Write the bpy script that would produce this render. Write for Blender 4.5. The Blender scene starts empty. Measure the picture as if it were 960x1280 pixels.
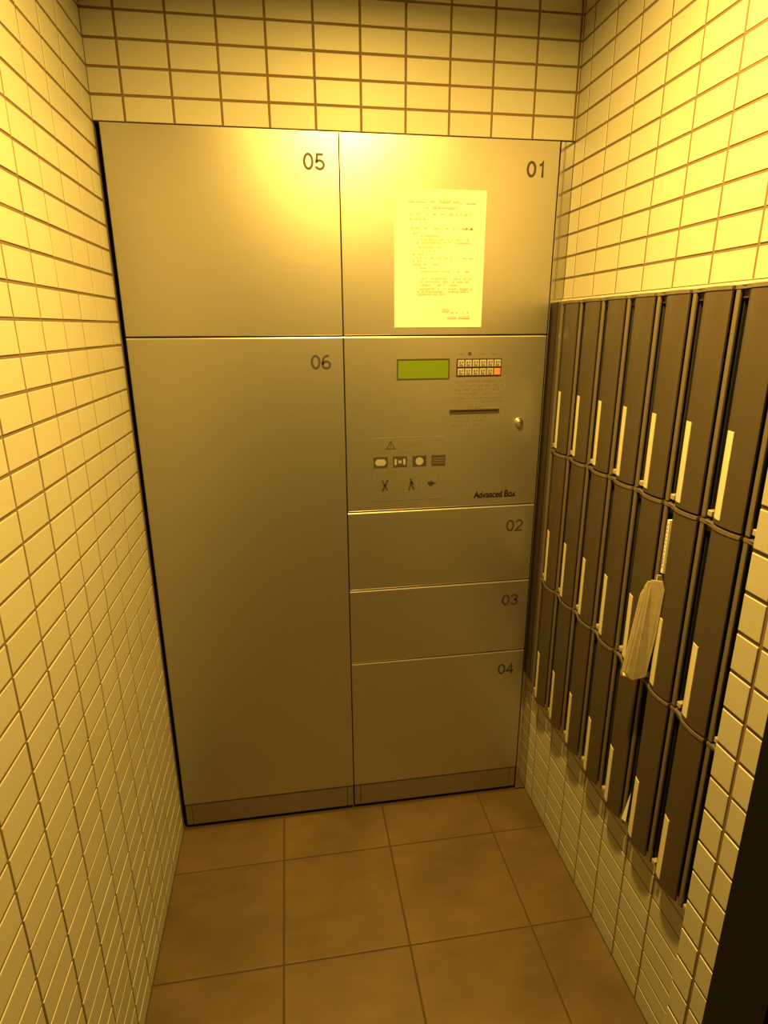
import bpy, bmesh, math, random
from mathutils import Vector, Matrix, Euler
random.seed(7)
scene = bpy.context.scene
C = scene.collection

# ------------------------------------------------------------------ camera
CAM = Vector((0.37615, -1.51554, 1.43486))
ROT = Euler((math.radians(72.897), math.radians(0.2688), math.radians(-8.917)), 'XYZ')
FPX = 750.9
cam_d = bpy.data.cameras.new('camera')
cam_d.sensor_fit = 'VERTICAL'
cam_d.sensor_height = 24.0
cam_d.lens = 24.0 * FPX / 1280.0
cam_d.clip_start = 0.01
cam = bpy.data.objects.new('camera', cam_d)
cam.location = CAM
cam.rotation_euler = ROT
C.objects.link(cam)
scene.camera = cam

# ------------------------------------------------------------------ world, light, exposure
world = bpy.data.worlds.new('world')
scene.world = world
world.use_nodes = True
world.node_tree.nodes['Background'].inputs[0].default_value = (1.0, 0.6, 0.1, 1)
world.node_tree.nodes['Background'].inputs[1].default_value = 0.02
scene.view_settings.view_transform = 'Standard'
scene.view_settings.look = 'None'
scene.view_settings.gamma = 1.0
scene.view_settings.use_curve_mapping = False
scene.view_settings.exposure = 0.0
LAMP_POS = (0.60, -0.74, 2.2)
LAMP_POWER = 55.0
LAMP_COLOR = (1.0, 0.60, 0.10)
LAMP_SPREAD = 164

# ------------------------------------------------------------------ materials
def new_mat(name):
    m = bpy.data.materials.new(name)
    m.use_nodes = True
    nt = m.node_tree
    return m, nt, nt.nodes['Principled BSDF']

def plain(name, col, rough=0.5, metal=0.0, spec=0.5, noise=0.0, nscale=30.0, bump=0.0):
    m, nt, b = new_mat(name)
    b.inputs['Base Color'].default_value = (*col, 1)
    b.inputs['Roughness'].default_value = rough
    b.inputs['Metallic'].default_value = metal
    b.inputs['Specular IOR Level'].default_value = spec
    if noise or bump:
        tc = nt.nodes.new('ShaderNodeTexCoord')
        nz = nt.nodes.new('ShaderNodeTexNoise')
        nz.inputs['Scale'].default_value = nscale
        nz.inputs['Detail'].default_value = 4
        nt.links.new(tc.outputs['Object'], nz.inputs['Vector'])
        if noise:
            mr = nt.nodes.new('ShaderNodeMapRange')
            mr.inputs['To Min'].default_value = 1 - noise
            mr.inputs['To Max'].default_value = 1 + noise
            nt.links.new(nz.outputs['Fac'], mr.inputs['Value'])
            mx = nt.nodes.new('ShaderNodeVectorMath'); mx.operation = 'SCALE'
            mx.inputs[0].default_value = col
            nt.links.new(mr.outputs['Result'], mx.inputs['Scale'])
            nt.links.new(mx.outputs['Vector'], b.inputs['Base Color'])
        if bump:
            bp = nt.nodes.new('ShaderNodeBump')
            bp.inputs['Strength'].default_value = bump
            bp.inputs['Distance'].default_value = 0.001
            nt.links.new(nz.outputs['Fac'], bp.inputs['Height'])
            nt.links.new(bp.outputs['Normal'], b.inputs['Normal'])
    return m

def tile_mat():
    m, nt, b = new_mat('ivory_glazed_tile')
    oi = nt.nodes.new('ShaderNodeObjectInfo')
    geo = nt.nodes.new('ShaderNodeNewGeometry')
    nz = nt.nodes.new('ShaderNodeTexNoise'); nz.inputs['Scale'].default_value = 9; nz.inputs['Detail'].default_value = 3
    nt.links.new(geo.outputs['Position'], nz.inputs['Vector'])
    add = nt.nodes.new('ShaderNodeMath'); add.operation = 'ADD'
    nt.links.new(oi.outputs['Random'], add.inputs[0])
    nt.links.new(nz.outputs['Fac'], add.inputs[1])
    mr = nt.nodes.new('ShaderNodeMapRange')
    mr.inputs['From Max'].default_value = 2
    mr.inputs['To Min'].default_value = 0.94
    mr.inputs['To Max'].default_value = 1.04
    nt.links.new(add.outputs[0], mr.inputs['Value'])
    mx = nt.nodes.new('ShaderNodeVectorMath'); mx.operation = 'SCALE'
    mx.inputs[0].default_value = (0.375, 0.362, 0.315)
    nt.links.new(mr.outputs['Result'], mx.inputs['Scale'])
    nt.links.new(mx.outputs['Vector'], b.inputs['Base Color'])
    b.inputs['Roughness'].default_value = 0.48
    b.inputs['Specular IOR Level'].default_value = 0.4
    nb = nt.nodes.new('ShaderNodeTexNoise'); nb.inputs['Scale'].default_value = 45
    nt.links.new(geo.outputs['Position'], nb.inputs['Vector'])
    bp = nt.nodes.new('ShaderNodeBump'); bp.inputs['Strength'].default_value = 0.12; bp.inputs['Distance'].default_value = 0.001
    nt.links.new(nb.outputs['Fac'], bp.inputs['Height'])
    nt.links.new(bp.outputs['Normal'], b.inputs['Normal'])
    return m

def brushed(name, col, rough, axis_scale, metal=0.9):
    m, nt, b = new_mat(name)
    geo = nt.nodes.new('ShaderNodeNewGeometry')
    mp = nt.nodes.new('ShaderNodeMapping')
    mp.inputs['Scale'].default_value = axis_scale
    nt.links.new(geo.outputs['Position'], mp.inputs['Vector'])
    nz = nt.nodes.new('ShaderNodeTexNoise'); nz.inputs['Scale'].default_value = 1.0; nz.inputs['Detail'].default_value = 5
    nt.links.new(mp.outputs['Vector'], nz.inputs['Vector'])
    mr = nt.nodes.new('ShaderNodeMapRange')
    mr.inputs['To Min'].default_value = rough - 0.02
    mr.inputs['To Max'].default_value = rough + 0.025
    nt.links.new(nz.outputs['Fac'], mr.inputs['Value'])
    nt.links.new(mr.outputs['Result'], b.inputs['Roughness'])
    mc = nt.nodes.new('ShaderNodeMapRange')
    mc.inputs['To Min'].default_value = 0.97
    mc.inputs['To Max'].default_value = 1.03
    nt.links.new(nz.outputs['Fac'], mc.inputs['Value'])
    mx = nt.nodes.new('ShaderNodeVectorMath'); mx.operation = 'SCALE'
    mx.inputs[0].default_value = col
    nt.links.new(mc.outputs['Result'], mx.inputs['Scale'])
    nt.links.new(mx.outputs['Vector'], b.inputs['Base Color'])
    b.inputs['Metallic'].default_value = metal
    return m

def floor_mat():
    m, nt, b = new_mat('brown_stone_floor_tile')
    geo = nt.nodes.new('ShaderNodeNewGeometry')
    oi = nt.nodes.new('ShaderNodeObjectInfo')
    mp = nt.nodes.new('ShaderNodeMapping'); mp.inputs['Scale'].default_value = (5, 14, 5)
    nt.links.new(geo.outputs['Position'], mp.inputs['Vector'])
    n1 = nt.nodes.new('ShaderNodeTexNoise'); n1.inputs['Scale'].default_value = 2.0; n1.inputs['Detail'].default_value = 6
    nt.links.new(mp.outputs['Vector'], n1.inputs['Vector'])
    n2 = nt.nodes.new('ShaderNodeTexNoise'); n2.inputs['Scale'].default_value = 4.5; n2.inputs['Detail'].default_value = 3
    nt.links.new(geo.outputs['Position'], n2.inputs['Vector'])
    n3 = nt.nodes.new('ShaderNodeTexNoise'); n3.inputs['Scale'].default_value = 220; n3.inputs['Detail'].default_value = 2
    nt.links.new(geo.outputs['Position'], n3.inputs['Vector'])
    def ramp(src, lo, hi):
        r = nt.nodes.new('ShaderNodeMapRange')
        r.inputs['From Min'].default_value = 0.3; r.inputs['From Max'].default_value = 0.7
        r.inputs['To Min'].default_value = lo; r.inputs['To Max'].default_value = hi
        nt.links.new(src, r.inputs['Value']); return r.outputs['Result']
    a = ramp(n1.outputs['Fac'], 0.90, 1.10)
    c = ramp(n2.outputs['Fac'], 0.72, 1.16)
    d = ramp(n3.outputs['Fac'], 0.95, 1.05)
    e = nt.nodes.new('ShaderNodeMapRange'); e.inputs['To Min'].default_value = 0.95; e.inputs['To Max'].default_value = 1.05
    nt.links.new(oi.outputs['Random'], e.inputs['Value'])
    def mul(p, q):
        k = nt.nodes.new('ShaderNodeMath'); k.operation = 'MULTIPLY'
        nt.links.new(p, k.inputs[0]); nt.links.new(q, k.inputs[1]); return k.outputs[0]
    f = mul(mul(a, c), mul(d, e.outputs['Result']))
    mx = nt.nodes.new('ShaderNodeVectorMath'); mx.operation = 'SCALE'
    mx.inputs[0].default_value = (0.092, 0.058, 0.025)
    nt.links.new(f, mx.inputs['Scale'])
    nt.links.new(mx.outputs['Vector'], b.inputs['Base Color'])
    b.inputs['Roughness'].default_value = 0.5
    b.inputs['Specular IOR Level'].default_value = 0.35
    bp = nt.nodes.new('ShaderNodeBump'); bp.inputs['Strength'].default_value = 0.15; bp.inputs['Distance'].default_value = 0.001
    nt.links.new(n1.outputs['Fac'], bp.inputs['Height'])
    nt.links.new(bp.outputs['Normal'], b.inputs['Normal'])
    return m

def emit(name, col, strength):
    m = bpy.data.materials.new(name); m.use_nodes = True
    nt = m.node_tree
    nt.nodes.remove(nt.nodes['Principled BSDF'])
    e = nt.nodes.new('ShaderNodeEmission')
    e.inputs[0].default_value = (*col, 1); e.inputs[1].default_value = strength
    nt.links.new(e.outputs[0], nt.nodes['Material Output'].inputs[0])
    return m

M = dict(
    tile=tile_mat(),
    grout=plain('brown_grout', (0.125, 0.083, 0.043), 0.9, noise=0.15, nscale=60),
    steel=brushed('brushed_steel', (0.50, 0.475, 0.44), 0.36, (6, 6, 420)),
    filler=brushed('satin_steel_strip', (0.60, 0.58, 0.56), 0.13, (4, 4, 60), 1.0),
    body=plain('shade_black_interior', (0.014, 0.013, 0.012), 0.7, noise=0.1),  # near-black puts the shade of slots and door gaps into the colour
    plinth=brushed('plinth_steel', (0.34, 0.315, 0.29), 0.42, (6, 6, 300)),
    black=plain('gap_shade_black', (0.012, 0.011, 0.012), 0.7, noise=0.1),  # black colour stands in for shade inside the gaps
    ink=plain('dark_printed_ink', (0.035, 0.025, 0.022), 0.6, noise=0.1),
    faint=plain('faint_grey_print', (0.11, 0.095, 0.08), 0.6, noise=0.2, nscale=300),
    faint2=plain('pale_grey_print', (0.40, 0.37, 0.29), 0.8, noise=0.15, nscale=300),
    label=plain('silver_sticker', (0.46, 0.44, 0.42), 0.42, 0.55, noise=0.03),
    lcd=plain('green_display', (0.105, 0.165, 0.008), 0.3, noise=0.06, nscale=200),
    key=plain('pale_key_plastic', (0.34, 0.32, 0.285), 0.45, noise=0.05),
    redkey=plain('orange_key_plastic', (0.55, 0.19, 0.08), 0.45, noise=0.05),
    chrome=plain('chrome', (0.8, 0.78, 0.75), 0.15, 1.0, noise=0.03),
    paper=plain('white_paper', (0.62, 0.61, 0.575), 0.75, spec=0.2, noise=0.02, nscale=40),
    news=plain('cream_newsprint', (0.27, 0.235, 0.175), 0.7, spec=0.25, noise=0.28, nscale=70),
    box=plain('dark_bronze_paint', (0.060, 0.046, 0.034), 0.42, 0.15, noise=0.05, nscale=18),
    strip=plain('bronze_frame_paint', (0.13, 0.108, 0.09), 0.35, 0.25, noise=0.05, nscale=18),
    name=plain('cream_name_strip', (0.52, 0.48, 0.41), 0.55, noise=0.03),
    tab=plain('clear_tab', (0.28, 0.24, 0.2), 0.25, noise=0.05),
    floor=floor_mat(),
    fgrout=plain('dark_floor_grout', (0.045, 0.027, 0.014), 0.9, noise=0.15, nscale=80),
    ceil=plain('white_ceiling_paint', (0.36, 0.34, 0.30), 0.85, noise=0.03, nscale=8),
    rear=plain('dark_rear_wall', (0.05, 0.045, 0.04), 0.7, noise=0.06, nscale=6),
    frame=plain('black_frame_paint', (0.006, 0.0055, 0.0055), 0.45, spec=0.15, noise=0.1, nscale=10),
    lampring=plain('white_lamp_ring', (0.8, 0.8, 0.78), 0.4, noise=0.03),
)

# ------------------------------------------------------------------ mesh helpers
def mesh_obj(name, bm, mat, parent=None, smooth=False):
    bmesh.ops.recalc_face_normals(bm, faces=bm.faces)
    me = bpy.data.meshes.new(name)
    bm.to_mesh(me); bm.free()
    if mat: me.materials.append(mat)
    if smooth:
        for p in me.polygons: p.use_smooth = True
    o = bpy.data.objects.new(name, me)
    C.objects.link(o)
    if parent:
        o.parent = parent
    return o

def add_box(bm, x0, x1, y0, y1, z0, z1):
    vs = [bm.verts.new((x, y, z)) for x in (x0, x1) for y in (y0, y1) for z in (z0, z1)]
    for f in ((0, 1, 3, 2), (4, 6, 7, 5), (0, 4, 5, 1), (2, 3, 7, 6), (0, 2, 6, 4), (1, 5, 7, 3)):
        bm.faces.new([vs[i] for i in f])

def box(name, x0, x1, y0, y1, z0, z1, mat, parent=None, bevel=0.0, seg=2):
    bm = bmesh.new(); add_box(bm, x0, x1, y0, y1, z0, z1)
    if bevel:
        bmesh.ops.bevel(bm, geom=list(bm.edges), offset=bevel, segments=seg, affect='EDGES', profile=0.6)
    return mesh_obj(name, bm, mat, parent)

def add_cyl(bm, c, axis, r0, r1, h, n=24):
    """frustum from c along axis"""
    axis = Vector(axis).normalized()
    q = Vector((0, 0, 1)).rotation_difference(axis).to_matrix()
    ring = []
    for (r, t) in ((r0, 0), (r1, h)):
        ring.append([bm.verts.new(Vector(c) + q @ Vector((r * math.cos(a), r * math.sin(a), t))) for a in [2 * math.pi * i / n for i in range(n)]])
    for i in range(n):
        bm.faces.new((ring[0][i], ring[0][(i + 1) % n], ring[1][(i + 1) % n], ring[1][i]))
    bm.faces.new(ring[0][::-1]); bm.faces.new(ring[1])

def prism(bm, poly, axis_fn, t0, t1):
    """poly list of (a,b); axis_fn(a,b,t)->xyz"""
    A = [bm.verts.new(axis_fn(a, b, t0)) for a, b in poly]
    B = [bm.verts.new(axis_fn(a, b, t1)) for a, b in poly]
    n = len(poly)
    for i in range(n):
        bm.faces.new((A[i], A[(i + 1) % n], B[(i + 1) % n], B[i]))
    bm.faces.new(A[::-1]); bm.faces.new(B)

def tag(o, label, cat, group=None):
    o['label'] = label; o['category'] = cat
    if group: o['group'] = group
    return o

def struct(o):
    o['kind'] = 'structure'; return o

def stuff(o):
    o['kind'] = 'stuff'; return o

def empty(name, loc):
    o = bpy.data.objects.new(name, None); C.objects.link(o); o.location = loc
    o.empty_display_size = 0.05
    return o

def under(child, parent):
    """parent without moving (parents here only ever have a translation)"""
    child.parent = parent
    child.matrix_parent_inverse = Matrix.Translation(-abs_loc(parent))
    return child

def abs_loc(o):
    v = Vector(o.location)
    return v      # top-level or part at identity

def part(name, o_parent, *a, **k):
    o = box(name, *a, **k)
    return under(o, o_parent)

def text_mesh(name, s, x0, x1, z0, z1, y, mat, bold=0.0, depth=0.0006):
    """lettering standing in the XZ plane facing -Y, fitted to the given rectangle"""
    cu = bpy.data.curves.new(name, 'FONT')
    cu.body = s; cu.size = 1.0; cu.offset = bold; cu.resolution_u = 4; cu.extrude = 0.0
    t = bpy.data.objects.new(name, cu); C.objects.link(t)
    dg = bpy.context.evaluated_depsgraph_get()
    me = bpy.data.meshes.new_from_object(t.evaluated_get(dg))
    bpy.data.objects.remove(t); bpy.data.curves.remove(cu)
    xs = [v.co.x for v in me.vertices]; ys = [v.co.y for v in me.vertices]
    a, b, c, d = min(xs), max(xs), min(ys), max(ys)
    for v in me.vertices:
        v.co = Vector((x0 + (v.co.x - a) / (b - a) * (x1 - x0), y, z0 + (v.co.y - c) / (d - c) * (z1 - z0)))
    bm = bmesh.new(); bm.from_mesh(me); bpy.data.meshes.remove(me)
    for f in bm.faces:
        if f.normal.y > 0: f.normal_flip()
    r = bmesh.ops.extrude_face_region(bm, geom=list(bm.faces))
    for v in [g for g in r['geom'] if isinstance(g, bmesh.types.BMVert)]: v.co.y -= depth
    return mesh_obj(name, bm, mat)

def arc(cx, cy, rx, ry, a0, a1, n=12):
    return [(cx + rx * math.cos(math.radians(a0 + (a1 - a0) * i / n)), cy + ry * math.sin(math.radians(a0 + (a1 - a0) * i / n))) for i in range(n + 1)]
# stroke centre lines of the door numerals in a 0.64 x 1 cell
DIGITS = {
    '0': [arc(.32, .5, .25, .43, 0, 360, 28)],
    '1': [[(.16, .76), (.30, .80), (.38, .93), (.38, .0)]],
    '2': [arc(.32, .68, .25, .25, 170, -25, 14) + [(.40, .42), (.16, .22), (.08, .07), (.60, .07)]],
    '3': [arc(.31, .71, .22, .22, 165, -90, 14) , arc(.31, .28, .26, .22, 90, -165, 16)],
    '4': [[(.46, .0), (.46, .93), (.06, .29), (.62, .29)]],
    '5': [[(.54, .93), (.17, .93), (.11, .50)] + arc(.31, .32, .25, .25, 140, -160, 18)],
    '6': [arc(.33, .30, .25, .24, 0, 360, 22), arc(.40, .42, .32, .51, 70, 190, 12)],
}
def numeral_mesh(name, s, x0, x1, z0, z1, y, mat, stroke=0.165, depth=0.0005):
    bm = bmesh.new()
    cw = (x1 - x0) / len(s)
    for k, ch in enumerate(s):
        sx = cw / 0.70; sz = z1 - z0
        for line in DIGITS[ch]:
            pts = [Vector((x0 + k * cw + a * sx, z0 + b * sz)) for a, b in line]
            closed = (pts[0] - pts[-1]).length < 1e-6
            if closed: pts = pts[:-1]
            n = len(pts); L, Rr = [], []
            w = stroke * sz / 2
            for i in range(n):
                p = pts[i]
                if closed: a, b = pts[i - 1], pts[(i + 1) % n]
                else: a, b = pts[max(i - 1, 0)], pts[min(i + 1, n - 1)]
                d1 = (p - a).normalized() if (p - a).length > 1e-9 else (b - p).normalized()
                d2 = (b - p).normalized() if (b - p).length > 1e-9 else d1
                nrm = Vector((-(d1 + d2).y, (d1 + d2).x)).normalized()
                c = max(0.45, nrm.dot(Vector((-d1.y, d1.x))))
                q = nrm * (w / c)
                L.append(p + q); Rr.append(p - q)
            rows_ = [[bm.verts.new((v.x, yy, v.y)) for v in A] for yy in (y, y - depth) for A in (L, Rr)]
            for i in range(n if closed else n - 1):
                j = (i + 1) % n
                bm.faces.new((rows_[2][i], rows_[2][j], rows_[3][j], rows_[3][i]))
                bm.faces.new((rows_[0][i], rows_[0][j], rows_[2][j], rows_[2][i]))
                bm.faces.new((rows_[1][i], rows_[1][j], rows_[3][j], rows_[3][i]))
            if not closed:
                for i in (0, n - 1): bm.faces.new((rows_[0][i], rows_[1][i], rows_[3][i], rows_[2][i]))
    return mesh_obj(name, bm, mat)

# ------------------------------------------------------------------ the room
W = 1.0711          # width of the alcove
H = 2.20            # ceiling
ZH0 = 1.8982        # one tile joint height; joints every 50 mm
REAR = -2.6
XJ = 0.872          # face of the projecting wall end (jamb)
YJ = -0.965         # its far edge
GD = 0.0010          # tiles stand proud of the grout by this
MB_TOP, MB_PITCH = 1.494, 0.364
MB_BOT = MB_TOP - 3 * MB_PITCH

Rm = ROT.to_matrix()
def project(P):
    c = Rm.transposed() @ (Vector(P) - CAM)
    if c.z > -0.05: return None
    return (480 + FPX * c.x / -c.z, 640 - FPX * c.y / -c.z)
def shown(poly):
    """pixel area of a quad clipped roughly to the frame"""
    q = [project(p) for p in poly]
    if any(v is None for v in q): return 0.0
    if max(v[0] for v in q) < 0 or min(v[0] for v in q) > 960 or max(v[1] for v in q) < 0 or min(v[1] for v in q) > 1280: return 0.0
    q = [(min(max(u, 0), 960), min(max(v, 0), 1280)) for u, v in q]
    return abs(sum(q[i][0] * q[(i + 1) % 4][1] - q[(i + 1) % 4][0] * q[i][1] for i in range(4))) / 2

TD = 0.008
def slab(bm, w, h, d, bev, M4=None):
    """glazed tile: local x width, z height, front at y=-d, back at y=0"""
    def ring(i, y): return [bm.verts.new(Vector(p)) for p in ((-w/2+i, y, -h/2+i), (w/2-i, y, -h/2+i), (w/2-i, y, h/2-i), (-w/2+i, y, h/2-i))]
    r = [ring(0, 0), ring(0, -d + bev), ring(bev * 0.35, -d + bev * 0.3), ring(bev * 1.4, -d)]
    if M4:
        for rr in r:
            for v in rr: v.co = M4 @ v.co
    for a, b in zip(r, r[1:]):
        for i in range(4): bm.faces.new((a[i], a[(i+1) % 4], b[(i+1) % 4], b[i]))
    bm.faces.new(r[-1]); bm.faces.new(r[0][::-1])

tile_cache = {}
def tile_mesh(w, h, d, bev, mat):
    k = (round(w, 4), round(h, 4), d, mat.name)
    if k not in tile_cache:
        bm = bmesh.new(); slab(bm, w, h, d, bev)
        bmesh.ops.recalc_face_normals(bm, faces=bm.faces)
        me = bpy.data.meshes.new('tile'); bm.to_mesh(me); bm.free(); me.materials.append(mat)
        tile_cache[k] = me
    return tile_cache[k]

def tile_wall(parent, frame, u0, u1, uj, z0, z1, holes=(), joint=0.0050, limit=300, collect=None):
    """frame(u,z) -> point on the tile face; columns between joints uj + n*0.1, rows ZH0 + n*0.05"""
    us = [u0] + sorted(u for u in [uj + 0.1 * n for n in range(-60, 60)] if u0 + 0.004 < u < u1 - 0.004) + [u1]
    zs = [z0] + sorted(z for z in [ZH0 + 0.05 * n for n in range(-60, 30)] if z0 + 0.004 < z < z1 - 0.004) + [z1]
    for a, b in zip(us, us[1:]):
        for c, d in zip(zs, zs[1:]):
            um, zm = (a + b) / 2, (c + d) / 2
            skip = False
            for (ha, hb, hc, hd) in holes:
                if ha < um < hb and hc < zm < hd: skip = True
            if skip: continue
            collect.append((parent, frame, a + (joint/2 if a > u0 else 0.001), b - (joint/2 if b < u1 else 0.001), c + (joint/2 if c > z0 else 0.001), d - (joint/2 if d < z1 else 0.001)))

def emit_tiles(items, parent, limit=300, mat=None):
    """items: (parent, (origin fn, 3x3 rot), a,b,c,d): the largest in view become single tiles, the rest one mesh"""
    sc = []
    for it in items:
        _, fr, a, b, c, d = it
        fn, rot = fr
        px = shown([fn(a, c), fn(b, c), fn(b, d), fn(a, d)])
        q = [project(fn(u, z)) for u, z in ((a, c), (b, d), (a, d), (b, c))]
        sc.append((px, it))
    sc.sort(key=lambda t: -t[0])
    rest = bmesh.new(); nrest = 0
    for k, (px, it) in enumerate(sc):
        _, (fn, rot), a, b, c, d = it
        ctr = Vector(fn((a + b) / 2, (c + d) / 2))
        tilt = Euler((random.uniform(-1, 1) * 0.005, random.uniform(-1, 1) * 0.0015, random.uniform(-1, 1) * 0.004)).to_matrix()
        R3 = rot @ tilt
        n = rot @ Vector((0, -1, 0))
        back = ctr - n * (TD - random.uniform(0, 0.0006))
        if k < limit and px > 45:
            o = bpy.data.objects.new('tile', tile_mesh(b - a, d - c, TD, 0.0007, mat or M['tile']))
            C.objects.link(o)
            o.location = back; o.rotation_euler = R3.to_euler()
            o.parent = parent
        else:
            slab(rest, b - a, d - c, TD, 0.0007, Matrix.Translation(back) @ R3.to_4x4()); nrest += 1
    if nrest:
        o = mesh_obj('tile_field', rest, mat or M['tile'], parent)
        o['kind'] = 'stuff'
    else: rest.free()

I3 = Matrix.Identity(3)
ROT_LEFT = Matrix.Rotation(math.radians(90), 3, 'Z')    # faces +X
ROT_RIGHT = Matrix.Rotation(math.radians(-90), 3, 'Z')  # faces -X
ROT_JEND = Matrix.Rotation(math.radians(180), 3, 'Z')   # faces +Y

# left wall
wl = struct(box('wall_left', -0.15, -GD, REAR, 0.62, 0, H, M['grout']))
it = []
tile_wall(wl, (lambda u, z: (0, u, z), ROT_LEFT), REAR, 0.0, -0.0589, 0.0, H, collect=it)
emit_tiles(it, wl)
# back wall above the lockers, over the locker alcove
wb = bmesh.new()
add_box(wb, -0.15, W + 0.4, GD, 0.62, 1.8505, H)
add_box(wb, -0.15, W + 0.4, 0.50, 0.62, 0, 1.8505)
wb = struct(mesh_obj('wall_back', wb, M['grout']))
it = []
tile_wall(wb, (lambda u, z: (u, 0, z), I3), 0.0, W, 0.0649, 1.8500, H, collect=it)
emit_tiles(it, wb)
# right wall with the mailbox niche
wr = bmesh.new()
add_box(wr, W + GD, W + 0.4, YJ, 0.62, MB_TOP + 0.004, H)
add_box(wr, W + GD, W + 0.4, YJ, 0.62, 0, MB_BOT - 0.002)
add_box(wr, W + 0.28, W + 0.4, YJ, 0.62, MB_BOT - 0.002, MB_TOP + 0.004)
add_box(wr, W + GD, W + 0.28, 0.002, 0.62, MB_BOT - 0.002, MB_TOP + 0.004)
wr = struct(mesh_obj('wall_right', wr, M['grout']))
it = []
fr = (lambda u, z: (W, u, z), ROT_RIGHT)
tile_wall(wr, fr, YJ, 0.0, -0.0506, MB_TOP + 0.006, H, collect=it)
tile_wall(wr, fr, YJ, 0.0, -0.0506, 0.0, MB_BOT - 0.003, collect=it)
emit_tiles(it, wr)
# projecting wall end beside the mailboxes
wj = struct(box('wall_right_end', XJ + GD, W + 0.4, -1.044, YJ - GD, 0, H, M['grout']))
it = []
tile_wall(wj, (lambda u, z: (XJ, u, z), ROT_RIGHT), -1.038, YJ, YJ - 0.0365, 0.0, H, collect=it)
tile_wall(wj, (lambda u, z: (u, YJ, z), ROT_JEND), XJ + 0.009, W, XJ + 0.095, 0.0, H, collect=it)
emit_tiles(it, wj)
# ceiling, rear wall
struct(box('ceiling', -0.15, W + 0.4, REAR - 0.1, 0.62, H, H + 0.1, M['ceil']))
struct(box('wall_rear', -0.15, W + 0.4, REAR - 0.1, REAR, 0, H, M['rear']))

# floor: slab of grout with 300 mm tiles
fl = struct(box('floor', -0.15, W + 0.4, REAR - 0.1, 0.62, -0.1, -0.0015, M['fgrout']))
xs = [0.0] + [x for x in (0.2975, 0.6005, 0.9100)] + [W]
ys = [-2.6, -2.252, -1.952, -1.652, -1.352, -1.052, -0.752, -0.452, -0.157, 0.0]
for a, b in zip(xs, xs[1:]):
    for c, d in zip(ys, ys[1:]):
        me = tile_mesh(b - a - 0.0035, d - c - 0.0035, 0.009, 0.0012, M['floor'])
        o = bpy.data.objects.new('floor_tile', me); C.objects.link(o)
        o.location = ((a + b) / 2, (c + d) / 2, -0.009 + random.uniform(-0.0003, 0.0001))
        o.rotation_euler = (math.radians(-90), 0, 0)
        o.parent = fl

# door opening in black steel on the right, near side
fb = bmesh.new()
prism(fb, [(0.862, -1.038), (W + 0.2, -1.038), (W + 0.2, -1.30), (0.900, -1.30), (0.900, -1.115), (0.862, -1.115)], lambda a, b, t: (a, b, t), 0, 1.98)
df = struct(mesh_obj('trim_1', fb, M['frame']))
bm = bmesh.new(); add_box(bm, 0.93, 0.97, -2.15, -1.30, 0.008, 1.96)
d1 = struct(mesh_obj('door_1', bm, M['frame']))
bm = bmesh.new(); add_cyl(bm, (0.93, -1.40, 1.0), (-1, 0, 0), 0.011, 0.011, 0.05, 16); add_box(bm, 0.872, 0.886, -1.52, -1.385, 0.99, 1.01)
mesh_obj('door_handle', bm, M['chrome'], d1)
struct(box('trim_2', 0.862, W + 0.2, -2.25, -2.15, 0, 1.98, M['frame']))
struct(box('trim_3', 0.862, W + 0.2, -2.25, -1.038, 1.98, 2.05, M['frame']))
struct(box('wall_over_door', XJ, W + 0.4, -2.6, -1.044, 2.05, H, M['rear']))
struct(box('wall_beside_door', XJ, W + 0.4, -2.6, -2.25, 0, 2.05, M['rear']))

# ceiling downlight
dl = empty('downlight', (LAMP_POS[0], LAMP_POS[1], H))
tag(dl, 'round white recessed ceiling downlight with warm yellow glow', 'lamp')
bm = bmesh.new()
n = 40
prof = [(0.060, -0.0005), (0.060, -0.006), (0.052, -0.009), (0.046, -0.004), (0.046, -0.0005)]
rings = [[bm.verts.new((LAMP_POS[0] + r * math.cos(2*math.pi*i/n), LAMP_POS[1] + r * math.sin(2*math.pi*i/n), H + z)) for i in range(n)] for r, z in prof]
for k in range(len(rings)):
    A, B = rings[k], rings[(k + 1) % len(rings)]
    for i in range(n): bm.faces.new((A[i], A[(i+1) % n], B[(i+1) % n], B[i]))
under(mesh_obj('trim_ring', bm, M['lampring'], smooth=True), dl)
bm = bmesh.new(); add_cyl(bm, (LAMP_POS[0], LAMP_POS[1], H - 0.003), (0, 0, 1), 0.046, 0.046, 0.0025, 40)
under(mesh_obj('diffuser', bm, emit('lamp_glow', LAMP_COLOR, 6.0)), dl)
ld = bpy.data.lights.new('downlight_beam', 'AREA')
ld.shape = 'DISK'; ld.size = 0.085; ld.energy = LAMP_POWER; ld.color = LAMP_COLOR; ld.spread = math.radians(LAMP_SPREAD)
lo = bpy.data.objects.new('downlight_beam', ld); C.objects.link(lo)
lo.location = LAMP_POS
lo.location.z = H - 0.006

# ------------------------------------------------------------------ parcel lockers
TOPZ, PL = 1.8495, 0.086
def door_mesh(x0, x1, z0, z1, lip=0.004):
    """steel door: flat face at y=0, chamfered top lip, folded edges"""
    bm = bmesh.new()
    prof = [(0.022, z0), (0.0016, z0), (0.0, z0 + 0.0016), (0.0, z1 - lip), (lip * 0.35, z1 - lip * 0.35), (lip * 1.3, z1), (0.022, z1)]
    prism(bm, prof, lambda a, b, t: (t, a, b), x0, x1)
    es = [e for e in bm.edges if abs(e.verts[0].co.x - e.verts[1].co.x) < 1e-6 and e.verts[0].co.y < 0.0012 and e.verts[1].co.y < 0.0012]
    bmesh.ops.bevel(bm, geom=es, offset=0.0015, segments=2, affect='EDGES')
    return bm

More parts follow.
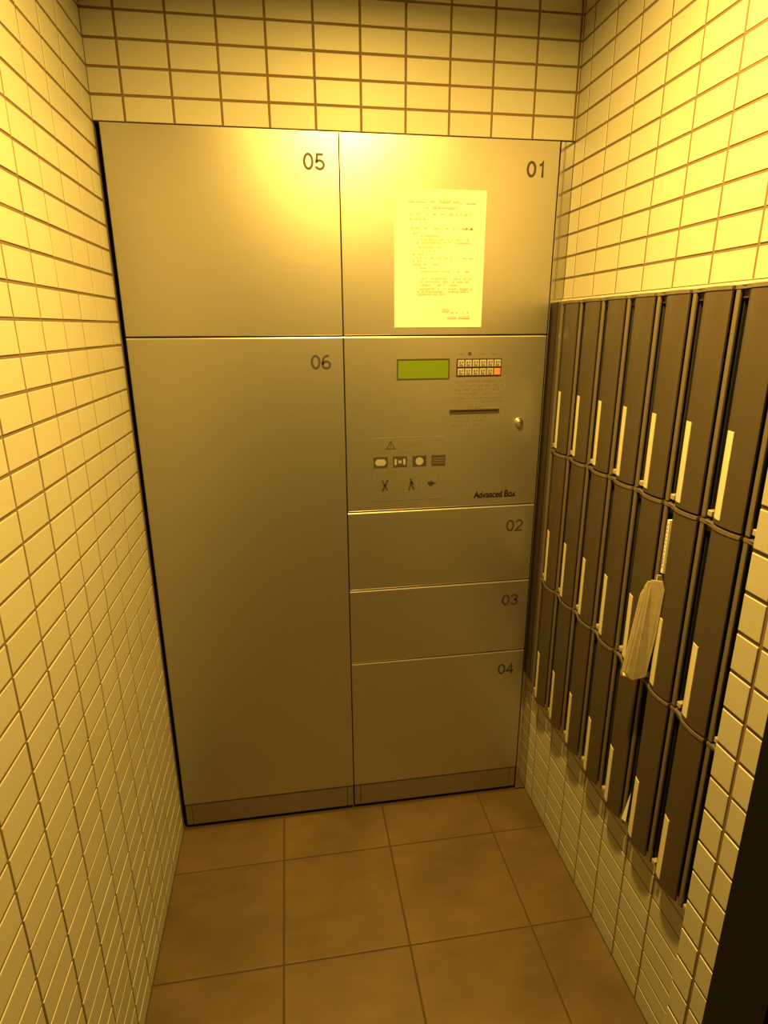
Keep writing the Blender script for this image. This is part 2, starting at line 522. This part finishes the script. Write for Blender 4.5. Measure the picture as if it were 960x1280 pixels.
def locker(x0, x1, doors, label):
    t = empty('parcel_locker', ((x0 + x1) / 2, 0.25, 0.0))
    tag(t, label, 'locker', 'steel parcel locker columns')
    part('cabinet_body', t, x0, x1, 0.024, 0.49, 0.012, TOPZ, M['body'])
    part('toe_shade', t, x0 + 0.002, x1 - 0.002, 0.03, 0.48, 0.0, 0.012, M['black'])  # black block painting the shadow under the plinth
    # plinth: wide cover with a cap at each end
    e = 0.019
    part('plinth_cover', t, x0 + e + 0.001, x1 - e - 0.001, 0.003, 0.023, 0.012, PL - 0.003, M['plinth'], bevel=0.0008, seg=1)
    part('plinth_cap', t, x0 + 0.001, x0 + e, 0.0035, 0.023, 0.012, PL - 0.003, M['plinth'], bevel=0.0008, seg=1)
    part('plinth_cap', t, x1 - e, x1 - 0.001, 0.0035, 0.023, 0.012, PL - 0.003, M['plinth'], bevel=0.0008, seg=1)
    out = []
    for num, z0, z1 in doors:
        d = under(mesh_obj('door' if num else 'control_panel', door_mesh(x0 + 0.0008, x1 - 0.0008, z0 + 0.0015, z1 - (0.0003 if z1 == TOPZ else 0.0015), 0.0012 if z1 == TOPZ else 0.0034), M['steel']), t)
        if num:
            g = numeral_mesh('number', num, x1 - 0.080, x1 - 0.029, z1 - 0.078, z1 - 0.044, 0.0, M['ink'])
            g['label'] = 'dark printed number ' + num
            under(g, d)
        out.append(d)
    return t, out

L1, L1d = locker(0.011, 0.5132, [('05', 1.415, TOPZ), ('06', PL, 1.415)], 'wide steel parcel locker with two doors numbered 05 and 06')
L2, L2d = locker(0.5148, 1.0355, [('01', 1.415, TOPZ), (None, 0.966, 1.415), ('02', 0.739, 0.966), ('03', 0.511, 0.739), ('04', PL, 0.511)], 'steel parcel locker with green display keypad and doors 01 to 04')
panel = L2d[1]
panel['label'] = 'control panel with display, keypad and instruction labels'

# black strip standing in for shade in the left gap, steel closing strip on the right
struct(box('gap_shade_strip', 0.0, 0.0095, 0.03, 0.05, 0.0, 1.85, M['black']))
fs = box('closing_strip', 1.0375, W - 0.0005, 0.0006, 0.02, 0.001, 1.8485, M['filler'], bevel=0.0005, seg=1)
tag(fs, 'narrow shiny steel strip closing the gap beside the lockers', 'panel')

# control panel fittings --------------------------------------------------
def on_panel(o): return under(o, panel)
# display: recessed frame and green glass
bm = bmesh.new()
X0, X1, Z0, Z1 = 0.646, 0.781, 1.309, 1.359
for (a, b, c, d) in ((X0, X1, Z1 - 0.003, Z1), (X0, X1, Z0, Z0 + 0.002), (X0, X0 + 0.003, Z0 + 0.002, Z1 - 0.003), (X1 - 0.003, X1, Z0 + 0.002, Z1 - 0.003)):
    add_box(bm, a, b, -0.0022, 0.0, c, d)
on_panel(mesh_obj('display_frame', bm, M['ink']))
o = on_panel(box('display', X0 + 0.003, X1 - 0.003, -0.0012, 0.0, Z0 + 0.002, Z1 - 0.003, M['lcd'])); o['label'] = 'green liquid crystal display'
# keypad
kx0, kx1, kz0, kz1 = 0.799, 0.918, 1.313, 1.358
on_panel(box('keypad_plate', kx0, kx1, -0.0012, 0.0, kz0, kz1, M['ink'], bevel=0.0004, seg=1))
cw = (kx1 - kx0 - 0.004) / 6; ch = (kz1 - kz0 - 0.003) / 2
for r in range(2):
    for c in range(6):
        a = kx0 + 0.002 + c * cw; z = kz0 + 0.0015 + (1 - r) * ch
        last = (r == 1 and c == 5)
        k = on_panel(box('key', a + 0.0014, a + cw - 0.0014, -0.0042, -0.0010, z + 0.0022, z + ch - 0.0022, M['redkey'] if last else M['key'], bevel=0.0012, seg=2))
        if last: k['label'] = 'orange key'
bm = bmesh.new()
for r in range(2):
    for c in range(6):
        if r == 1 and c == 5: continue
        a = kx0 + 0.002 + (c + .5) * cw; z = kz0 + 0.0015 + (1.5 - r) * ch
        add_box(bm, a - 0.0055, a + 0.0045, -0.0046, -0.0041, z - 0.0065, z - 0.002)
        add_box(bm, a - 0.0055, a - 0.0012, -0.0046, -0.0041, z - 0.001, z + 0.006)
        add_box(bm, a + 0.0010, a + 0.0050, -0.0046, -0.0041, z + 0.0005, z + 0.006)
stuff(on_panel(mesh_obj('key_legends', bm, M['faint'])))

def fine_print(rows, x0, x1, z_top, pitch, hgt, y, rnd, fill=0.78, dens=0.0035, rag=0.3):
    """illegible small print: broken runs of tiny marks"""
    bm = bmesh.new()
    for r in range(rows):
        z = z_top - r * pitch
        x = x0 + rnd.uniform(0, 0.004)
        end = x1 - (x1 - x0) * rnd.uniform(0, rag)
        while x < end:
            w = rnd.uniform(0.5, 1.3) * dens
            if rnd.random() < fill:
                h = hgt * rnd.uniform(0.5, 1.0)
                zz = z - hgt + rnd.uniform(0, hgt - h)
                add_box(bm, x, x + w * 0.8, y - 0.0003, y, zz, zz + h)
            x += w
    return bm
rnd = random.Random(3)
stuff(on_panel(mesh_obj('keypad_caption', fine_print(1, 0.800, 0.918, 1.371, 0.008, 0.005, 0.0, rnd, 0.6, 0.005, 0.05), M['faint'])))
on_panel(box('keypad_emblem', 0.829, 0.837, -0.0005, 0, 1.3655, 1.3735, M['ink']))
o = on_panel(box('instruction_label', 0.788, 0.930, -0.0005, 0.0, 1.250, 1.308, M['steel']))
stuff(on_panel(mesh_obj('instruction_print', fine_print(5, 0.793, 0.926, 1.304, 0.0105, 0.0055, -0.0005, rnd, 0.62, 0.004, 0.12), M['faint'])))
# card slot
bm = bmesh.new()
sx0, sx1, sz0, sz1 = 0.784, 0.917, 1.2205, 1.2305
add_box(bm, sx0, sx1, -0.003, 0.0, sz1 - 0.003, sz1); add_box(bm, sx0, sx1, -0.003, 0.0, sz0, sz0 + 0.003)
add_box(bm, sx0, sx0 + 0.004, -0.003, 0.0, sz0 + 0.003, sz1 - 0.003); add_box(bm, sx1 - 0.004, sx1, -0.003, 0.0, sz0 + 0.003, sz1 - 0.003)
add_box(bm, sx0 + 0.004, sx1 - 0.004, -0.0006, 0.0, sz0 + 0.003, sz1 - 0.003)
on_panel(mesh_obj('card_slot', bm, M['ink']))
stuff(on_panel(mesh_obj('slot_caption', fine_print(1, 0.832, 0.872, 1.239, 0.008, 0.0055, 0.0, rnd, 0.75, 0.004, 0.02), M['faint'])))
stuff(on_panel(mesh_obj('slot_print', fine_print(3, 0.789, 0.900, 1.214, 0.0105, 0.0055, 0.0, rnd, 0.7, 0.004, 0.25), M['faint'])))
# key lock
bm = bmesh.new()
add_cyl(bm, (0.974, 0.0, 1.192), (0, -1, 0), 0.0125, 0.0115, 0.003, 28)
add_cyl(bm, (0.974, -0.003, 1.192), (0, -1, 0), 0.0100, 0.0088, 0.007, 28)
add_cyl(bm, (0.974, -0.010, 1.192), (0, -1, 0), 0.0065, 0.0060, 0.002, 28)
lk = on_panel(mesh_obj('lock', bm, M['chrome'], smooth=False)); lk['label'] = 'chrome key lock'
on_panel(box('keyhole', 0.9730, 0.9750, -0.0124, -0.0119, 1.1880, 1.1960, M['ink']))
# brand lettering
ab = on_panel(text_mesh('lettering', 'Advanced Box', 0.859, 0.977, 0.9895, 1.0095, -0.0001, M['ink'], bold=0.012))
bm = bmesh.new()
for dx, dz in ((0, 0), (0.0008, 0), (-0.0008, 0), (0.0004, 0.0004), (-0.0004, -0.0004)):
    n0 = len(bm.verts); bm.from_mesh(ab.data); bm.verts.ensure_lookup_table()
    for v in bm.verts[n0:]: v.co.x += dx; v.co.z += dz; v.co.y -= 0.00005 * abs(dx) / 0.0004
bm.to_mesh(ab.data); bm.free()
ab['label'] = 'bold black printed lettering'
# caution sticker with pictograms
lx0, lx1, lz0, lz1 = 0.579, 0.784, 0.994, 1.162
on_panel(box('caution_label', lx0, lx1, -0.0005, 0.0, lz0, lz1, M['steel']))
bm = bmesh.new()
for (a, b, c, d) in ((lx0, lx1, lz1 - 0.001, lz1), (lx0, lx1, lz0, lz0 + 0.001), (lx0, lx0 + 0.001, lz0, lz1), (lx1 - 0.001, lx1, lz0, lz1)):
    add_box(bm, a, b, -0.0008, -0.0005, c, d)
on_panel(mesh_obj('label_border', bm, M['faint']))
def tri_frame(bm, cx, cz, w, h, t, y0, y1):
    o = [(-w/2, 0), (w/2, 0), (0, h)]
    i = [(-w/2 + t*1.75, t), (w/2 - t*1.75, t), (0, h - t*2.1)]
    for k in range(3):
        poly = [o[k], o[(k+1) % 3], i[(k+1) % 3], i[k]]
        prism(bm, [(cx + a, cz + b) for a, b in poly], lambda a, b, t_: (a, t_, b), y0, y1)
bm = bmesh.new()
tri_frame(bm, 0.630, 1.132, 0.026, 0.023, 0.0022, -0.0009, -0.0005)
add_box(bm, 0.6288, 0.6312, -0.0009, -0.0005, 1.1395, 1.148); add_box(bm, 0.6288, 0.6312, -0.0009, -0.0005, 1.1360, 1.1380)
on_panel(mesh_obj('warning_triangle', bm, M['ink']))
stuff(on_panel(mesh_obj('caution_heading', fine_print(1, 0.655, 0.710, 1.1475, 0.01, 0.009, -0.0005, rnd, 0.8, 0.006, 0.02), M['faint'])))
stuff(on_panel(mesh_obj('caution_print', fine_print(1, 0.606, 0.752, 1.1255, 0.01, 0.005, -0.0005, rnd, 0.6, 0.004, 0.05), M['faint'])))
yA, yB, yC = -0.0005, -0.0009, -0.0012
# coin / banknote style icons: dark plates with lighter insets
ix = [(0.585, 0.622), (0.636, 0.673), (0.688, 0.725), (0.739, 0.776)]
icz0, icz1 = 1.0835, 1.1125
for k, (a, b) in enumerate(ix):
    p = on_panel(box('pictogram', a, b, yB, yA, icz0, icz1, M['ink']))
    bm = bmesh.new(); cx = (a + b) / 2; cz = (icz0 + icz1) / 2
    if k == 0:
        prism(bm, [(a + .003, cz), (a + .009, cz + .0085), (b - .009, cz + .0085), (b - .003, cz), (b - .009, cz - .0085), (a + .009, cz - .0085)], lambda u, v, t: (u, t, v), yC, yB)
    elif k == 1:
        add_box(bm, a + .004, cx - .0085, yC, yB, cz - .008, cz + .008); add_box(bm, cx + .0085, b - .004, yC, yB, cz - .008, cz + .008)
        add_box(bm, cx - .004, cx + .004, yC, yB, cz - .004, cz + .004)
    elif k == 2:
        add_cyl(bm, (cx, yB, cz), (0, -1, 0), 0.0105, 0.0105, 0.0003, 24)
    else:
        for z in (-.007, -.001, .005): add_box(bm, a + .003, b - .003, yC, yB, cz + z, cz + z + .002)
    on_panel(mesh_obj('pictogram_inset', bm, M['label'] if k < 3 else M['faint']))
stuff(on_panel(mesh_obj('pictogram_captions', fine_print(1, 0.586, 0.776, 1.079, 0.01, 0.005, yA, rnd, 0.55, 0.006, 0.02), M['faint'])))
def seg2(bm, p, q, w, y0, y1):
    p, q = Vector(p), Vector(q); d = (q - p).normalized(); nn = Vector((-d.y, d.x)) * w / 2
    prism(bm, [tuple(p + nn), tuple(q + nn), tuple(q - nn), tuple(p - nn)], lambda a, b, t: (a, t, b), y0, y1)
for k, cx in enumerate((0.6140, 0.6850, 0.7380)):
    bm = bmesh.new()
    fw = 0.021
    for (a, b, c, d) in ((cx - fw, cx + fw, 1.0605, 1.0611), (cx - fw, cx + fw, 1.0069, 1.0075), (cx - fw, cx - fw + .0006, 1.0075, 1.0605), (cx + fw - .0006, cx + fw, 1.0075, 1.0605)):
        add_box(bm, a, b, -0.0008, yA, c, d)
    on_panel(mesh_obj('pictogram_border', bm, M['faint']))
    bm = bmesh.new(); z = 1.036
    if k == 0:
        seg2(bm, (cx - .006, z - .016), (cx + .001, z + .002), .0055, yB, yA); seg2(bm, (cx + .006, z - .014), (cx + .001, z + .002), .0045, yB, yA)
        seg2(bm, (cx - .007, z + .014), (cx - .001, z + .000), .004, yB, yA); seg2(bm, (cx + .008, z + .015), (cx + .001, z - .001), .0055, yB, yA)
    elif k == 1:
        add_cyl(bm, (cx - .001, yA, z + .013), (0, -1, 0), .0035, .0035, .0004, 14)
        seg2(bm, (cx - .006, z - .016), (cx, z + .010), .005, yB, yA); seg2(bm, (cx + .007, z - .015), (cx, z + .008), .005, yB, yA); seg2(bm, (cx + .006, z + .001), (cx, z + .008), .003, yB, yA)
    else:
        add_cyl(bm, (cx, yA, z), (0, -1, 0), .0075, .0075, .0004, 18)
        seg2(bm, (cx, z), (cx + .014, z + .001), .0045, yB, yA); seg2(bm, (cx - .002, z + .001), (cx - .009, z + .003), .004, yB, yA)
    on_panel(mesh_obj('pictogram_figure', bm, M['ink']))
stuff(on_panel(mesh_obj('figure_captions', fine_print(1, 0.597, 0.755, 1.016, 0.01, 0.005, yA, rnd, 0.5, 0.006, 0.02), M['faint'])))

# notice sheet taped to door 01 ------------------------------------------
ns = empty('notice_sheet', (0.749, 0.0, 1.434))
tag(ns, 'white printed notice sheet fixed to locker door 01', 'notice')
bm = bmesh.new()
nx, nz = 8, 10
def sheet(u, v):
    y = -0.0012 - 0.0012 * math.sin(u * 3.1) * math.sin(v * 3.1)
    return ((0.6395 + (0.8590 - 0.6395) * u) + 0.002 * v * (u - 0.5), y, 1.434 + (1.740 - 1.434) * v)
g = [[bm.verts.new(sheet(i / nx, j / nz)) for i in range(nx + 1)] for j in range(nz + 1)]
fs_ = [bm.faces.new((g[j][i], g[j][i+1], g[j+1][i+1], g[j+1][i])) for j in range(nz) for i in range(nx)]
r = bmesh.ops.extrude_face_region(bm, geom=fs_)
for v in [q for q in r['geom'] if isinstance(q, bmesh.types.BMVert)]: v.co.y += 0.0004
under(mesh_obj('paper', bm, M['paper'], smooth=False), ns)
rn = random.Random(11)
bm = bmesh.new()
def lines(bm, spec):
    for (x0, x1, z, h, fill, dens) in spec:
        x = x0
        while x < x1:
            w = rn.uniform(0.5, 1.4) * dens
            if rn.random() < fill:
                hh = h * rn.uniform(0.5, 1.0)
                add_box(bm, x, x + 0.8 * w, -0.0029, -0.0024, z - hh / 2, z + hh / 2)
            x += w
U = lambda u: 0.6395 + 0.2195 * u
V = lambda v: 1.740 - 0.306 * v
spec = [(U(.15), U(.33), V(.088), .003, .7, .004), (U(.33), U(.70), V(.082), .007, .8, .006), (U(.70), U(.87), V(.092), .003, .7, .004), (U(.34), U(.68), V(.125), .006, .75, .006),
        (U(.17), U(.86), V(.170), .005, .6, .005), (U(.16), U(.36), V(.205), .005, .7, .005), (U(.18), U(.86), V(.270), .005, .5, .005), (U(.60), U(.86), V(.272), .005, .5, .005),
        (U(.19), U(.24), V(.305), .006, .8, .005), (U(.20), U(.50), V(.325), .005, .7, .005), (U(.24), U(.82), V(.350), .006, .6, .005), (U(.22), U(.82), V(.372), .005, .7, .005),
        (U(.26), U(.52), V(.405), .005, .6, .005), (U(.30), U(.44), V(.430), .005, .6, .005), (U(.20), U(.34), V(.455), .006, .6, .005), (U(.24), U(.86), V(.482), .005, .6, .005),
        (U(.20), U(.36), V(.505), .005, .6, .005), (U(.20), U(.50), V(.530), .006, .55, .005), (U(.28), U(.34), V(.555), .005, .6, .005), (U(.28), U(.84), V(.580), .004, .6, .005),
        (U(.28), U(.36), V(.602), .005, .7, .005), (U(.30), U(.86), V(.632), .006, .65, .005), (U(.28), U(.84), V(.655), .005, .7, .005), (U(.30), U(.72), V(.680), .006, .7, .005),
        (U(.24), U(.86), V(.708), .006, .75, .005), (U(.24), U(.84), V(.728), .005, .75, .005), (U(.24), U(.62), V(.748), .006, .75, .005),
        (U(.54), U(.62), V(.870), .011, .8, .003), (U(.64), U(.84), V(.885), .004, .65, .005), (U(.60), U(.84), V(.925), .007, .6, .005)]
lines(bm, spec)
stuff(under(mesh_obj('print', bm, M['faint2']), ns))

# ------------------------------------------------------------------ mailboxes
Y0, PY = -0.047, 0.1008
GAP = 0.0016
# dark strip added beside the first column to darken the closing strip's reflection
cs = box('reflected_dark_strip', W - 0.012, W + 0.27, -0.0455, -0.0006, MB_BOT, MB_TOP, M['box'], bevel=0.001, seg=1)
tag(cs, 'added dark strip reflected in the steel closing strip beside the mailboxes', 'panel')
# light sealing bead above the top row
NC = 8
ey = Y0 - NC * PY
cs = box('niche_end_cover', W - 0.012, W + 0.27, YJ + 0.001, ey - 0.001, MB_BOT, MB_TOP, M['box'], bevel=0.001, seg=1)
tag(cs, 'dark metal strip between the mailboxes and the projecting tiled wall end', 'panel')
sb = box('sealing_trim', W - 0.0035, W + 0.004, YJ + 0.001, -0.001, MB_TOP + 0.0005, MB_TOP + 0.0052, M['name'])
tag(sb, 'thin pale sealing bead running above the top row of mailboxes', 'trim')

DOORP = [(.0270, .0195), (.0280, .0228), (.0310, .0265), (.0360, .0298), (.0430, .0325), (.0520, .0342), (.0610, .0348), (.0700, .0347), (.0800, .0338), (.0890, .0319), (.0950, .0299), (.0970, .0286)]
def nn(s):
    for (a, b), (c, d) in zip(DOORP, DOORP[1:]):
        if a <= s <= c: return b + (d - b) * (s - a) / (c - a)
    return DOORP[-1][1]

def make_mailbox():
    """local frame: origin at the far lower corner on the wall plane; +X into the wall, -Y towards the camera side"""
    t = empty('mailbox', (0, 0, 0))
    h = MB_PITCH
    P = lambda s, n, z: (-n, -s, z)
    # carcass with an open slot at the far side, slot shade painted near-black
    bm = bmesh.new()
    add_box(bm, -0.016, 0.25, -0.0960, -0.0265, 0.002, h - 0.002)
    add_box(bm, -0.016, 0.25, -0.0105, -0.0008, 0.002, h - 0.002)
    add_box(bm, 0.08, 0.25, -0.0265, -0.0105, 0.002, h - 0.002)
    add_box(bm, -0.016, 0.08, -0.0265, -0.0105, 0.002, 0.008)
    add_box(bm, -0.016, 0.08, -0.0265, -0.0105, h - 0.012, h - 0.002)
    mesh_obj('carcass', bm, M['body'], t)
    bm = bmesh.new()
    prism(bm, [(.0015, .0225), (.0015, .0255), (.0024, .0264), (.0096, .0264), (.0105, .0255), (.0105, .0225)], lambda a, b, z: P(a, b, z), 0.003, h - 0.008)
    mesh_obj('frame_strip', bm, M['strip'], t)
    # curved sheet door
    bm = bmesh.new()
    poly = [(.0272, .0165)] + DOORP + [(.0970, .0255), (.0940, .0262), (.0800, .0298), (.0600, .0305), (.0430, .0280), (.0330, .0225)]
    zt, zb = h - 0.0085, 0.0030
    prism(bm, poly, lambda a, b, z: P(a, b, z), zb, zt)
    mesh_obj('door', bm, M['box'], t)
    # slot header closing the top of the slot
    bm = bmesh.new(); add_box(bm, -0.0200, -0.016, -0.0270, -0.0108, h - 0.020, h - 0.0085)
    mesh_obj('slot_header', bm, M['box'], t)
    # curved rail along the top edge, added in paler paint as a lit line
    bm = bmesh.new()
    top = [(.0015, .0274), (.0200, .0268)] + [(a, b + .0012) for a, b in DOORP[3:]]
    poly = [(.0015, .016)] + top + [(.0970, .016)]
    prism(bm, poly, lambda a, b, z: P(a, b, z), h - 0.0072, h - 0.0012)
    es = [e for e in bm.edges if abs(e.verts[0].co.z - e.verts[1].co.z) < 1e-6 and e.verts[0].co.z > h - .003 and e.verts[0].co.x < -0.02 and e.verts[1].co.x < -0.02]
    bmesh.ops.bevel(bm, geom=es, offset=0.0012, segments=2, affect='EDGES')
    mesh_obj('lit_top_rail', bm, M['strip'], t)
    bm = bmesh.new()
    s0, s1 = 0.0395, 0.0565
    prism(bm, [(s0, nn(s0) - .001), (s0, nn(s0) + .0012), ((s0 + s1) / 2, nn((s0 + s1) / 2) + .0014), (s1, nn(s1) + .0012), (s1, nn(s1) - .001)], lambda a, b, z: P(a, b, z), 0.011, 0.151)
    mesh_obj('name_strip', bm, M['name'], t)
    bm = bmesh.new(); add_box(bm, -0.0245, -0.010, -0.0230, -0.0125, 0.006, 0.016)
    bmesh.ops.bevel(bm, geom=list(bm.edges), offset=0.0012, segments=1, affect='EDGES')
    mesh_obj('catch', bm, M['tab'], t)
    return t

proto = make_mailbox()
rows = ['top', 'middle', 'bottom']
cols = ['first', 'second', 'third', 'fourth', 'fifth', 'sixth', 'seventh', 'eighth']
first = True
for r in range(3):
    for c in range(NC):
        if first: o = proto; first = False
        else:
            o = proto.copy(); C.objects.link(o)
            for ch in proto.children:
                k = ch.copy(); C.objects.link(k); k.parent = o
        o.location = (W, Y0 - c * PY, MB_TOP - (r + 1) * MB_PITCH)
        extra = ''
        if (r, c) == (1, 5): extra = ' with leaflets hanging from its slot'
        if (r, c) == (2, 5): extra = ' with a paper corner poking out'
        tag(o, '%s-row dark bronze mailbox, %s column from the steel lockers%s' % (rows[r], cols[c], extra), 'mailbox', 'dark mailboxes on the tiled wall')

# folded leaflets stuck in the slot of a middle-row mailbox ----------------
ys6 = Y0 - 5 * PY
lf = empty('folded_leaflets', (1.03, ys6 - 0.016, 0.775))
tag(lf, 'folded newspaper leaflets hanging out of a middle-row mailbox slot', 'newspaper')
def quad_sheet(pts, th, mat, name, nrm):
    """thin folded sheet: outline pts (x,z) with per-point y, thickness along nrm"""
    bm = bmesh.new()
    A = [bm.verts.new(p) for p in pts]
    B = [bm.verts.new((p[0], p[1] + th, p[2])) for p in pts]
    n = len(pts)
    for i in range(n): bm.faces.new((A[i], A[(i+1) % n], B[(i+1) % n], B[i]))
    bm.faces.new(A); bm.faces.new(B[::-1])
    bmesh.ops.triangulate(bm, faces=[f for f in bm.faces if len(f.verts) > 4])
    return under(mesh_obj(name, bm, mat), lf)
yc = ys6 - 0.0155
# strip seen edge-on standing in the slot
quad_sheet([(1.0455, yc - .0078, .995), (1.0455, yc - .0078, 1.098), (1.090, yc - .0078, 1.098), (1.090, yc - .0078, .985)], 0.0062, M['paper'], 'inserted_edge', None)
bm = bmesh.new()
for k in range(12):
    z = 1.005 + k * 0.0075
    add_box(bm, 1.0450, 1.0454, yc - .0055, yc - .0035, z, z + rn.uniform(.002, .006))
stuff(under(mesh_obj('edge_print', bm, M['faint']), lf))
quad_sheet([(1.0330, yc - .012, .962), (1.0400, yc - .004, .990), (1.070, yc - .0035, .985), (1.070, yc - .0035, .930), (1.0400, yc - .004, .945)], 0.004, M['news'], 'neck', None)
# hanging bundle: three nested folded sheets, swung out of the slot
outer = [(1.0010, yc - .009, .800), (0.9995, yc - .009, .788), (1.0020, yc - .010, .780), (1.0100, yc - .013, .775), (1.0330, yc - .019, .783), (1.0350, yc - .030, .880), (1.0345, yc - .036, .975), (1.0310, yc - .033, .990), (1.0200, yc - .018, .987), (1.0175, yc - .014, .975)]
quad_sheet(outer, 0.0035, M['news'], 'front_sheet', None)
mid = [(x - 0.0035, y + 0.0045, z + (0.002 if z < .8 else -.004)) for x, y, z in outer]
quad_sheet(mid, 0.004, M['news'], 'middle_sheet', None)
bk = [(x - 0.0065 if x < 1.025 else x - .004, y + 0.0095, z + (0.001 if z < .8 else -.022)) for x, y, z in outer]
quad_sheet(bk, 0.0045, M['news'], 'rear_sheet', None)
bm = bmesh.new(); add_cyl(bm, (0.9965, yc + .000, .782), (1, -0.35, -0.12), 0.0045, 0.0045, 0.015, 14)
under(mesh_obj('rolled_fold', bm, M['paper'], smooth=True), lf)

# paper corner at the bottom-row mailbox
bm = bmesh.new()
y6 = ys6 - 0.016
pts = [(1.0405, y6 - .001, .425), (1.0440, y6 - .003, .498), (1.0640, y6 - .001, .425)]
pts = [(1.0400, y6 + .006, .418), (1.0400, y6 - .010, .424), (1.0430, y6 - .010, .500), (1.0480, y6 + .004, .424)]
A = [bm.verts.new(p) for p in pts]
for f in ((0, 1, 2), (0, 2, 3), (1, 3, 2), (0, 3, 1)): bm.faces.new([A[i] for i in f])
tag(mesh_obj('paper_corner', bm, M['paper']), 'small white paper corner sticking out of a bottom-row mailbox slot', 'paper')
